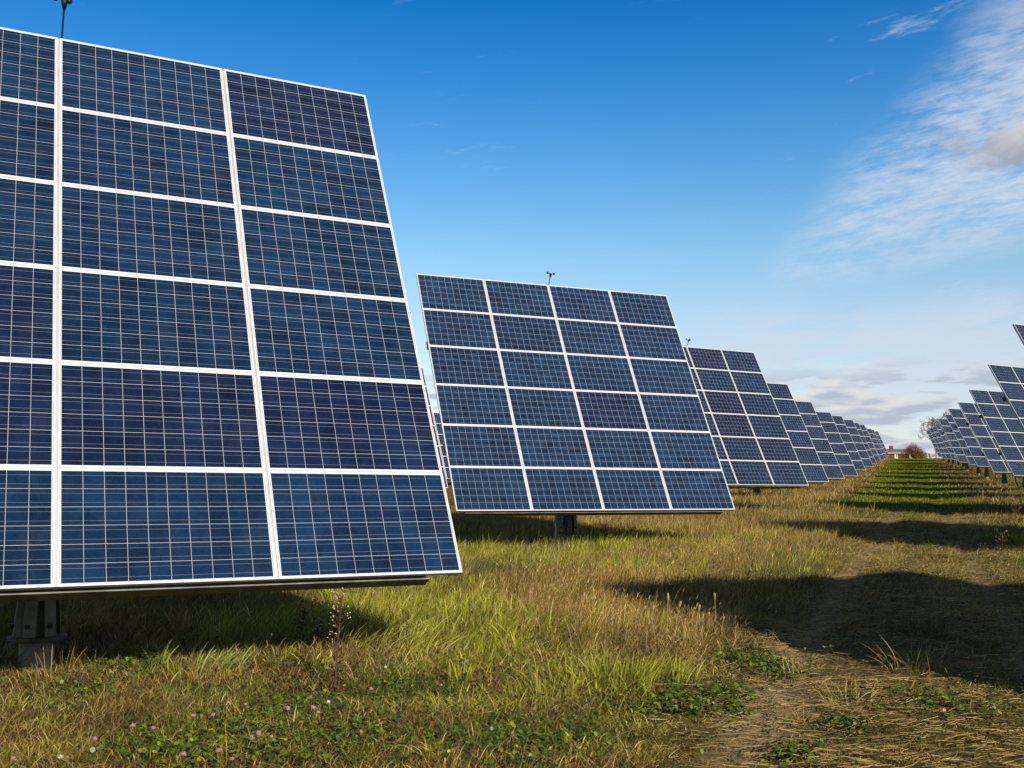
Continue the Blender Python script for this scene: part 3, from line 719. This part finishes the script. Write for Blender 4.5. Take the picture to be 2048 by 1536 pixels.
def make_clover():
    spots = [(430, 1495, .55, 900), (590, 1420, .38, 420), (640, 1500, .45, 600), (760, 1400, .42, 520), (740, 1470, .4, 420), (900, 1300, .35, 300), (970, 1350, .5, 650),
             (1400, 1415, .30, 420), (1480, 1395, .22, 260), (1345, 1425, .16, 160), (1500, 1325, .30, 420), (1560, 1340, .22, 220), (1090, 1480, .45, 500), (1010, 1520, .4, 350),
             (165, 1390, .3, 260), (230, 1345, .35, 300), (290, 1520, .4, 300), (1590, 1520, .13, 170), (1850, 1405, .25, 160), (1700, 1455, .18, 160), (1560, 1360, .2, 150), (620, 1340, .4, 260), (1235, 1420, .3, 180), (1950, 1420, .3, 150), (1900, 1120, .5, 220)]
    Ps, Cs, Ss = [], [], []
    for px, py, rad, n in spots:
        n = int(n * .5); c = on_ground(px, py); r = rad * np.sqrt(RNG.rand(n)) * np.exp(RNG.normal(.1, .35, n)); a = RNG.uniform(0, 6.28, n)
        x = c.x + r * np.cos(a); y = c.y + r * np.sin(a) * 1.25
        z = ground(x, y) + RNG.uniform(.015, .095, n)
        Ps.append(np.stack([x, y, z], -1)); Ss.append(RNG.uniform(.020, .046, n))
        v = np.exp(RNG.normal(0, .3, n)); base = np.where((RNG.rand(n) < .10)[:, None], np.array((.26, .23, .03)), np.array((.085, .135, .014)))
        Cs.append(base * v[:, None])
    n = 15000                                                           # loose weeds all through the near sward
    y = np.sqrt(RNG.uniform(5.6 ** 2, 19 ** 2, n)); x = RNG.uniform(-.56, .60, n) * y
    m = fbm(x * .8 + 20, y * .8, 3) > .46; x, y = x[m], y[m]; n = len(x)
    Ps.append(np.stack([x, y, ground(x, y) + RNG.uniform(.02, .13, n)], -1)); Ss.append(RNG.uniform(.014, .034, n))
    v = np.exp(RNG.normal(0, .35, n)); q = RNG.rand(n)[:, None]
    Cs.append(np.where(q < .45, np.array((.06, .095, .02)), np.where(q < .8, np.array((.10, .055, .022)), np.array((.19, .15, .03)))) * v[:, None])
    P, Sz, C0 = np.concatenate(Ps), np.concatenate(Ss), np.concatenate(Cs)
    a0 = RNG.uniform(0, 6.28, len(P)); P3 = []
    for k in range(3):
        o3 = np.stack([np.cos(a0 + k * 2.094), np.sin(a0 + k * 2.094), RNG.normal(0, .25, len(P))], -1) * (Sz * .5)[:, None]; P3.append(P + o3)
    V, F, C = leaf_patch(np.concatenate(P3), np.tile(Sz, 3) * RNG.uniform(.75, 1.1, 3 * len(P)), np.tile(C0, (3, 1)) * np.exp(RNG.normal(0, .15, (3 * len(P), 1))))
    o = ob('clover_leaves', mesh_np('clover_leaves', V, [F], GRASS, np.clip(C, 0, .8)))
    tag(o, 'low clover and weed leaves in dark green patches through the near grass', 'clover', kind='stuff')


make_clover()


# ------------------------------------------------------------------ single plants
def tuft(name, label, px, py, n, h, w, spread, cb, ct, lean=.45, ld=None, cat='grass tuft', group='bright grass tufts'):
    c = on_ground(px, py)
    r = spread * np.sqrt(RNG.rand(n)); a = RNG.uniform(0, 6.28, n)
    x = r * np.cos(a); y = r * np.sin(a)
    P = np.stack([x, y, ground(x + c.x, y + c.y) - c.z - .01], -1)
    hh = h * RNG.uniform(.55, 1.1, n); v = np.exp(RNG.normal(0, .2, n))[:, None]
    l_ = np.clip(np.abs(RNG.normal(lean, .25, n)), .05, 1.2)
    lds = a + RNG.normal(0, .5, n) if ld is None else RNG.normal(ld, .45, n)
    V, Q, T, C = blades(P, hh, w * RNG.uniform(.7, 1.2, n), RNG.uniform(0, 6.28, n), lds, l_, np.array(cb)[None] * v, np.array(ct)[None] * v, 4)
    o = ob(name, mesh_np(name, V, [Q, T], GRASS, np.clip(C, 0, .8)), loc=c)
    return tag(o, label, cat, group)


G1, G2 = (.17, .185, .015), (.37, .36, .035)
tuft('grass_tuft', 'broad bright green grass tuft amid tan grass, left one of two side by side', 1215, 1372, 150, .30, .010, .34, G1, G2, .35)
tuft('grass_tuft', 'bright green grass tuft amid tan grass, right one of two side by side', 1335, 1366, 110, .28, .010, .26, G1, G2, .45, .3)
tuft('grass_tuft', 'yellow green grass tuft low in front of the two bright tufts', 1085, 1400, 60, .26, .009, .26, (.17, .17, .025), (.30, .27, .05), .3)
tuft('grass_tuft', 'single tall reed-like grass shoot against the dark shade under the largest tracker', 322, 1335, 7, .30, .014, .05, (.20, .24, .05), (.34, .40, .10), .4, .5)
tuft('grass_tuft', 'leaning pale green grass clump right of the single reed-like shoot', 395, 1352, 26, .30, .011, .10, (.18, .20, .04), (.36, .38, .09), .6, .25)
tuft('grass_tuft', 'leaning green grass clump at the shade edge, rightmost of its three', 455, 1348, 44, .26, .011, .15, (.18, .20, .04), (.36, .38, .09), .7, .25)
tuft('grass_tuft', 'long yellow green grass swept to the right beside the tall weed stalk', 765, 1305, 130, .42, .010, .42, (.19, .19, .025), (.34, .32, .05), .75, .45)
tuft('grass_tuft', 'long yellow grass clump right of the swept one, before tan grass', 855, 1320, 70, .34, .010, .26, (.24, .21, .025), (.40, .34, .05), .7, .5)
tuft('grass_tuft', 'small upright green grass tuft among dark weeds below the tan grass', 915, 1370, 24, .24, .009, .09, G1, G2, .3)
tuft('grass_tuft', 'half-dead yellowish grass tuft lying on the track in the foreground sun', 1700, 1412, 60, .22, .010, .22, (.20, .17, .03), (.36, .29, .07), .9)
tuft('grass_tuft', 'arching grass tuft in the big shadow on the track', 1830, 1345, 70, .34, .009, .26, (.16, .14, .03), (.30, .22, .08), .9)
tuft('grass_tuft', 'brown upright grass tuft standing in shadow between the wheel tracks', 1855, 1270, 70, .34, .008, .24, (.12, .08, .03), (.20, .13, .05), .3)
tuft('grass_tuft', 'dry tan stalks leaning beside the green clover at the track edge', 1590, 1362, 22, .26, .006, .10, (.34, .22, .08), (.45, .31, .13), .4, 1.8)
tuft('grass_tuft', 'orange tan stalks standing beside the concrete foot of the largest tracker', 112, 1360, 26, .34, .006, .14, (.30, .17, .06), (.42, .27, .11), .25)
tuft('grass_tuft', 'green grass growing up against the post foot of the largest tracker', 30, 1335, 60, .30, .009, .28, (.11, .12, .03), (.24, .22, .06), .7, .3)

SEED = simple_mat('seed_head', (.42, .28, .13), .8, 0, .2)
def seed_stalk(label, px, py, h, lean):
    c = on_ground(px, py); q = MB()
    p1 = Vector((lean * .3, 0, h * .55)); p2 = Vector((lean, 0, h))
    q.tube([(0, 0, -.02), p1, p2], [.0040, .0035, .0025], 5)
    o = ob('seed_grass', q.me('stalk', SEED), loc=c); tag(o, label, 'seed grass', 'tall tan grass stalks at the shadow edge')
    q = MB(); q.tube([p2 - (p2 - p1) * .25, p2, p2 + (p2 - p1) * .10], [.006, .012, .003], 6); ob('seed_head', q.me('seed_head', SEED), o)
for i, (px, py, top) in enumerate(((1304, 1275, 1215), (1335, 1275, 1192), (1342, 1270, 1194), (1350, 1282, 1208), (1390, 1290, 1215), (1405, 1285, 1232), (1418, 1280, 1228), (1432, 1275, 1192), (1442, 1280, 1236), (1270, 1275, 1222), (1372, 1280, 1240), (1160, 1262, 1190))):
    c = on_ground(px, py); hh = (py - top) / FOC * c.y
    lab = 'tall tan grass stalk with a slim seed head standing before the big shadow'
    if i == 7: lab = 'tallest rightmost tan grass stalk with a slim seed head before the big shadow'
    elif i == 11: lab = 'lone tan grass stalk left of the cluster of tall stalks'
    else: lab = 'tall tan grass stalk in the close cluster standing before the big shadow'
    seed_stalk(lab, px, py, hh, RNG.normal(.02, .03))

STEM = simple_mat('weed_stem', (.10, .05, .03), .8, 0, .2)
PETAL = simple_mat('white_petal', (.40, .36, .19), .7, 0, .2)
PINK = simple_mat('pink_clover', (.46, .24, .25), .7, 0, .2, .25, 90)
PALEP = simple_mat('pale_clover', (.70, .60, .55), .7, 0, .2, .2, 90)
GSTEM = simple_mat('clover_stem', (.10, .12, .03), .8, 0, .2)


def aster(label, px, py, h, n, spread, leaves=True, ypx=None):
    c = on_ground(px, py); q = MB(); tips = []
    main = [Vector((0, 0, -.02)), Vector((.02, 0, h * .5)), Vector((.05, .01, h))]
    q.tube(main, [.008, .006, .003], 6)
    for i in range(n):
        f = RNG.uniform(.45, 1.0); a = RNG.uniform(0, 6.28); p = main[1].lerp(main[2], (f - .45) / .55) if f > .5 else main[1].copy()
        e = p + Vector((math.cos(a), math.sin(a), .9)).normalized() * RNG.uniform(.3, 1.0) * spread
        q.tube([p, p.lerp(e, .6) + Vector((0, 0, .01)), e], [.003, .002, .0015], 4); tips.append(e)
    o = ob('aster_weed', q.me('aster_weed', STEM), loc=c); tag(o, label, 'weed', 'tall flowering weeds')
    q = MB()
    for e in tips:
        q.ball(e, RNG.uniform(.006, .010), (1, 1, .8), 6, 4)
        for _ in range(1): q.ball(e + Vector(RNG.normal(0, .02, 3)), RNG.uniform(.005, .010), (1, 1, .8), 5, 3)
    ob('blossom', q.me('blossom', PETAL), o)
    nl = 40; Pl = np.array([main[0].lerp(main[2], RNG.uniform(.2, 1)) + Vector(RNG.normal(0, .045, 3)) for _ in range(nl)])
    V, F, C = leaf_patch(Pl, RNG.uniform(.02, .05, nl), np.repeat(np.array(((.09, .09, .025),)), nl, 0) * RNG.uniform(.6, 1.5, (nl, 1)))
    ob('foliage', mesh_np('foliage', V, [F], GRASS, C), o)


aster('weed with a round head of small white flowers in the shade under the largest tracker', 597, 1303, .40, 30, .14)
aster('smaller flowering weed right of the round white-flowered one in shade', 630, 1300, .28, 18, .11)
aster('tall brown weed stalk with faded flowers rising from sunlit grass into the shade', 668, 1395, .78, 26, .12)
aster('pale-flowered weed close right of the mid tracker post', 1208, 1088, .40, 22, .22)
aster('pale-flowered weed at the end of the shade right of the mid tracker post', 1262, 1090, .34, 18, .24)
aster('white-flowered weed in the right-hand grass beyond the far wheel track', 2004, 1112, .40, 16, .22)
aster('white-flowered weed highest in the right-hand grass, near the photo edge', 2030, 1045, .45, 18, .3)


def clover_flower(label, px, py, r, mat):
    c = on_ground(px, py, .10); q = MB()
    q.tube([(0, 0, -.03), (.006, .004, .05), (0, 0, .10)], [.0025, .0022, .002], 5)
    o = ob('clover_flower', q.me('clover_flower', GSTEM), loc=c); tag(o, label, 'clover flower', 'clover flowers in the near grass')
    q = MB(); hd = Vector((0, 0, .10))
    q.ball(hd, r * .72, (1, 1, .95), 8, 6)
    for i in range(46):
        u = RNG.uniform(-.55, 1); a = RNG.uniform(0, 6.28); rr = math.sqrt(1 - u * u)
        d = Vector((rr * math.cos(a), rr * math.sin(a), u)); q.tube([hd + d * r * .5, hd + d * r * RNG.uniform(.9, 1.12)], [r * .17, r * .05], 4)
    ob('flower_head', q.me('flower_head', mat), o)


CF = [(266, 1451, .023, 0, 'pink clover flower, left of a close pair in tan grass, lower left foreground'), (307, 1456, .019, 0, 'pink clover flower, right of a close pair in tan grass, lower left foreground'),
      (190, 1478, .022, 0, 'lone bright pink clover flower in pale grass left of the close pair'), (388, 1431, .021, 0, 'dusky pink clover flower over brown grass, left of two level with each other'),
      (427, 1430, .021, 0, 'pale pink clover flower over brown grass, right of two level with each other'), (367, 1508, .022, 0, 'bright pink clover flower in the left of the brightest leaf patch'),
      (437, 1501, .024, 0, 'large pink clover flower in the right of the brightest leaf patch'), (464, 1518, .017, 0, 'small faded pink clover flower below the large one in the leaf patch'),
      (28, 1517, .019, 0, 'pink clover flower at the extreme lower left corner'), (121, 1514, .018, 1, 'white clover flower near the lower left corner'),
      (263, 1349, .017, 0, 'small pink clover flower near the shade edge under the largest tracker'), (491, 1409, .015, 0, 'tiny pale pink clover flower in tan grass left of the clover trio'),
      (576, 1417, .024, 0, 'large pink clover flower, left of two big ones over dark leaves'), (627, 1415, .024, 0, 'large pink clover flower, right of two big ones over dark leaves'),
      (657, 1404, .018, 1, 'pale pinkish clover flower right above the two big pink ones'), (637, 1425, .015, 0, 'small pink clover flower just below the right big pink one'),
      (621, 1394, .015, 0, 'small pink clover flower just above the two big pink ones'), (518, 1467, .024, 0, 'full pink clover flower above spiky green leaves'),
      (504, 1475, .020, 0, 'pink clover flower tucked lower left of the full one above spiky leaves'), (543, 1473, .014, 0, 'tiny pink clover bud right of the full flower above spiky leaves'),
      (742, 1378, .019, 0, 'deep pink clover flower above yellow green leaves right of the weed stalk'), (771, 1334, .016, 1, 'white round clover flower over dark leaves below the swept grass'),
      (936, 1321, .018, 1, 'pale clover flower beside tan grass, high right of the others'), (882, 1370, .014, 0, 'tiny pink clover flower left of the small upright tuft'),
      (1346, 1400, .016, 0, 'lone pink clover flower on the low clover patch beside the track')]
for px, py, r, k, lab in CF: clover_flower(lab, px, py, r * RNG.uniform(.66, .86), PALEP if k else PINK)


# ------------------------------------------------------------------ far end: brick house, shrub, bare trees
def brick_mat():
    m = bpy.data.materials.new('red_brick'); m.use_nodes = True; t = NT(m.node_tree)
    br = t.n('ShaderNodeTexBrick'); br.inputs['Scale'].default_value = 4.0
    br.inputs['Color1'].default_value = (.21, .040, .018, 1); br.inputs['Color2'].default_value = (.14, .028, .014, 1); br.inputs['Mortar'].default_value = (.18, .10, .07, 1); br.inputs['Mortar Size'].default_value = .012
    sp = t.n('ShaderNodeSeparateXYZ'); t.l(t.n('ShaderNodeTexCoord').outputs['Object'], sp.inputs[0]); t.l(t.vec(t.m('ADD', sp.outputs[0], sp.outputs[1]), sp.outputs[2]), br.inputs['Vector'])
    b = t.n('ShaderNodeBsdfPrincipled'); b.inputs['Roughness'].default_value = .9; t.l(br.outputs[0], b.inputs['Base Color'])
    o = t.n('ShaderNodeOutputMaterial'); t.l(b.outputs[0], o.inputs[0]); return m


BRICK = brick_mat(); ROOF = simple_mat('grey_shingles', (.17, .165, .155), .9, 0, .2, .2, 2.0); WHITE = simple_mat('white_paint', (.75, .72, .66), .6); PANE = simple_mat('dark_glass', (.02, .02, .022), .1, 0, .5)
WARM = simple_mat('wooden_door', (.30, .15, .05), .6)


def house():
    Y = 330.0
    pr = at(1856, 922, Y); pl = at(1758, 922, Y); base = min(pr.z, pl.z) - .4
    eave = at(1815, 905.6, Y).z; ridge = at(1815, 896.4, Y).z
    w = (pr - pl).length; c = (pr + pl) / 2; rot = -.10; dep = 9.0
    root = bpy.data.objects.new('brick_house', None); link(root); root.location = (c.x, c.y + dep / 2, base); root.rotation_euler = (0, 0, rot)
    tag(root, 'low red brick house with grey hipped roof and chimney at the top of the track', 'house')
    he = eave - base; hr = ridge - base
    q = MB(); q.box((0, 0, he / 2), (w, dep, he)); ob('wall', q.me('wall', BRICK), root)
    q = MB(); o_ = .5; a, b_ = w / 2 + o_, dep / 2 + o_; k = 4.6
    vs = [(-a, -b_, he), (a, -b_, he), (a, b_, he), (-a, b_, he), (-a + k, 0, hr), (a - k - 1.5, 0, hr)]
    q._add([Vector(v) for v in vs], [(0, 1, 5, 4), (1, 2, 5), (2, 3, 4, 5), (3, 0, 4), (3, 2, 1, 0)])
    rf = ob('roof', q.me('roof', ROOF), root)
    q = MB(); q.box((0, -b_ - .03, he - .10), (2 * a + .1, .06, .20)); q.box((a + .03, 0, he - .10), (.06, 2 * b_, .20)); ob('fascia', q.me('fascia', WHITE), rf)
    def lx(px): return (px - 1807) / (1856 - 1758) * w
    ch = bpy.data.objects.new('chimney', None)
    q = MB(); cx = lx(1793); q.box((cx, -.8, hr - .35), (1.05, .9, 2.2)); q.box((cx, -.8, hr + .78), (1.2, 1.05, .14)); q.tube([(cx - .22, -.8, hr + .85), (cx - .22, -.8, hr + 1.1)], .13, 8); q.tube([(cx + .22, -.8, hr + .85), (cx + .22, -.8, hr + 1.05)], .13, 8)
    chm = ob('chimney', q.me('chimney', BRICK), root)
    q = MB(); q.tube([(cx + .35, -.8, hr + .8), (cx + .35, -.8, hr + 2.6)], .025, 5)
    for dz, ln in ((2.5, .9), (2.35, .6)): q.tube([(cx + .35 - ln / 2, -.8, hr + dz), (cx + .35 + ln / 2, -.8, hr + dz)], .02, 4)
    ob('antenna', q.me('antenna', GALV), chm)
    yf = -dep / 2
    def window(x, ww, hh, z, label=None):
        q = MB(); q.box((x, yf - .03, z), (ww, .08, .14)); q.box((x, yf - .03, z + hh), (ww, .08, .12)); q.box((x - ww / 2 + .07, yf - .028, z + hh / 2), (.14, .08, hh)); q.box((x + ww / 2 - .07, yf - .028, z + hh / 2), (.14, .08, hh)); q.box((x, yf - .026, z + hh / 2), (.10, .08, hh))
        fr = ob('window', q.me('window', WHITE), root)
        q = MB(); q.box((x, yf - .012, z + hh / 2), (ww - .06, .04, hh - .06)); ob('pane', q.me('pane', PANE), fr)
        q = MB(); q.box((x - ww * .25, yf - .04, z + hh * .5), (ww * .42, .02, hh * .9)); q.box((x, yf - .041, z + .2), (ww * .9, .02, .34)); ob('curtain', q.me('curtain', WHITE), fr)
    window(lx(1796), 1.0, 1.35, he - 1.75); window(lx(1825), 1.3, 1.2, he - 1.7)
    q = MB(); q.box((lx(1849.3), yf - .03, he - 1.2), (.5, .08, 1.9)); ob('door', q.me('door', WARM), root)
    q = MB(); q.box((lx(1853.5), yf - .03, he - 1.15), (.45, .08, 1.6)); ob('side_light', q.me('side_light', WARM), root)


house()

TWIG = simple_mat('brown_twig', (.10, .055, .03), .9, 0, .2)
BARK = simple_mat('bare_bark', (.36, .30, .285), .9, 0, .2)
def bare_tree(name, label, base, H, spread, depth, seed, group=None, thick=.018, cat='tree', fan=.55, mat=None):
    rs = np.random.RandomState(seed); root = ob(name, None, None, base); root.empty_display_size = .5
    tag(root, label, cat, group); trunk = MB(); crown = MB()
    def grow(q, p, d, L, r, k):
        e = p + d * L; m = p.lerp(e, .5) + Vector(rs.normal(0, L * .04, 3))
        q.tube([p, m, e], [r, r * .85, r * .65], 6 if k == depth else 4, cap=False)
        if k == 0: return
        for i in range(rs.randint(3, 5) if k > 1 else rs.randint(3, 6)):
            f = rs.uniform(.45, 1.0); st = p.lerp(e, f); nd = (d + Vector(rs.normal(0, fan, 3)) * spread + Vector((0, 0, .12))).normalized()
            grow(crown, st, nd, L * rs.uniform(.5, .78), max(r * .55, thick), k - 1)
    grow(trunk, Vector((0, 0, -.3)), Vector((0, 0, 1)), H * .34, H * .014, depth)
    ob('trunk', trunk.me('trunk', mat or BARK), root); ob('crown', crown.me('crown', mat or BARK), root)
    return root


def far_base(px, Y, py=925): p = at(px, py, Y); return Vector((p.x, p.y, p.z))
bare_tree('bare_tree', 'tall leafless grey tree rising behind the far end of the right row', far_base(1874, 345, 930), 25, .9, 6, 4, 'bare trees at the far end', thick=.030)
bare_tree('bare_tree', 'smaller leafless tree left of the tall one behind the far right row', far_base(1861, 350, 930), 6.5, 1.0, 4, 9, 'bare trees at the far end', thick=.03)


def shrub():
    c = far_base(1828, 316, 921); root = ob('shrub', None, None, c); tag(root, 'round brown autumn shrub in front of the brick house', 'shrub')
    rs = np.random.RandomState(5); q = MB()
    for i in range(60):
        a = rs.uniform(0, 6.28); e = Vector((math.cos(a) * rs.uniform(.5, 3.0), math.sin(a) * rs.uniform(.5, 2.4), rs.uniform(2.2, 4.6)))
        m = e * .5 + Vector((0, 0, .5)); q.tube([(0, 0, -.3), m, e], [.05, .035, .015], 4, cap=False)
        for _ in range(5):
            f = m.lerp(e, rs.uniform(.2, 1)); q.tube([f, f + Vector(rs.normal(0, .45, 3)) + Vector((0, 0, .35))], [.016, .009], 3, cap=False)
    ob('branch', q.me('branch', TWIG), root)
    n = 8000; u = rs.normal(0, 1, (n, 3)); u /= np.linalg.norm(u, axis=1)[:, None]; u[:, 2] = np.abs(u[:, 2])
    lump = .72 + .5 * vn(u[:, 0] * 2.2 + 9, u[:, 1] * 2.2 + u[:, 2] * 1.7 + 4)
    P = u * np.array((4.1, 3.0, 4.7)) * (lump * rs.uniform(.35, 1.0, n) ** .45)[:, None] + np.array((0, 0, .3))
    v = np.exp(rs.normal(0, .35, n))[:, None]; col = np.where(rs.rand(n)[:, None] < .6, np.array((.23, .10, .04)), np.array((.16, .10, .035))) * v
    V, F, C = leaf_patch(P, rs.uniform(.10, .22, n), col, 1.0)
    ob('foliage', mesh_np('foliage', V, [F], GRASS, C), root)


shrub()
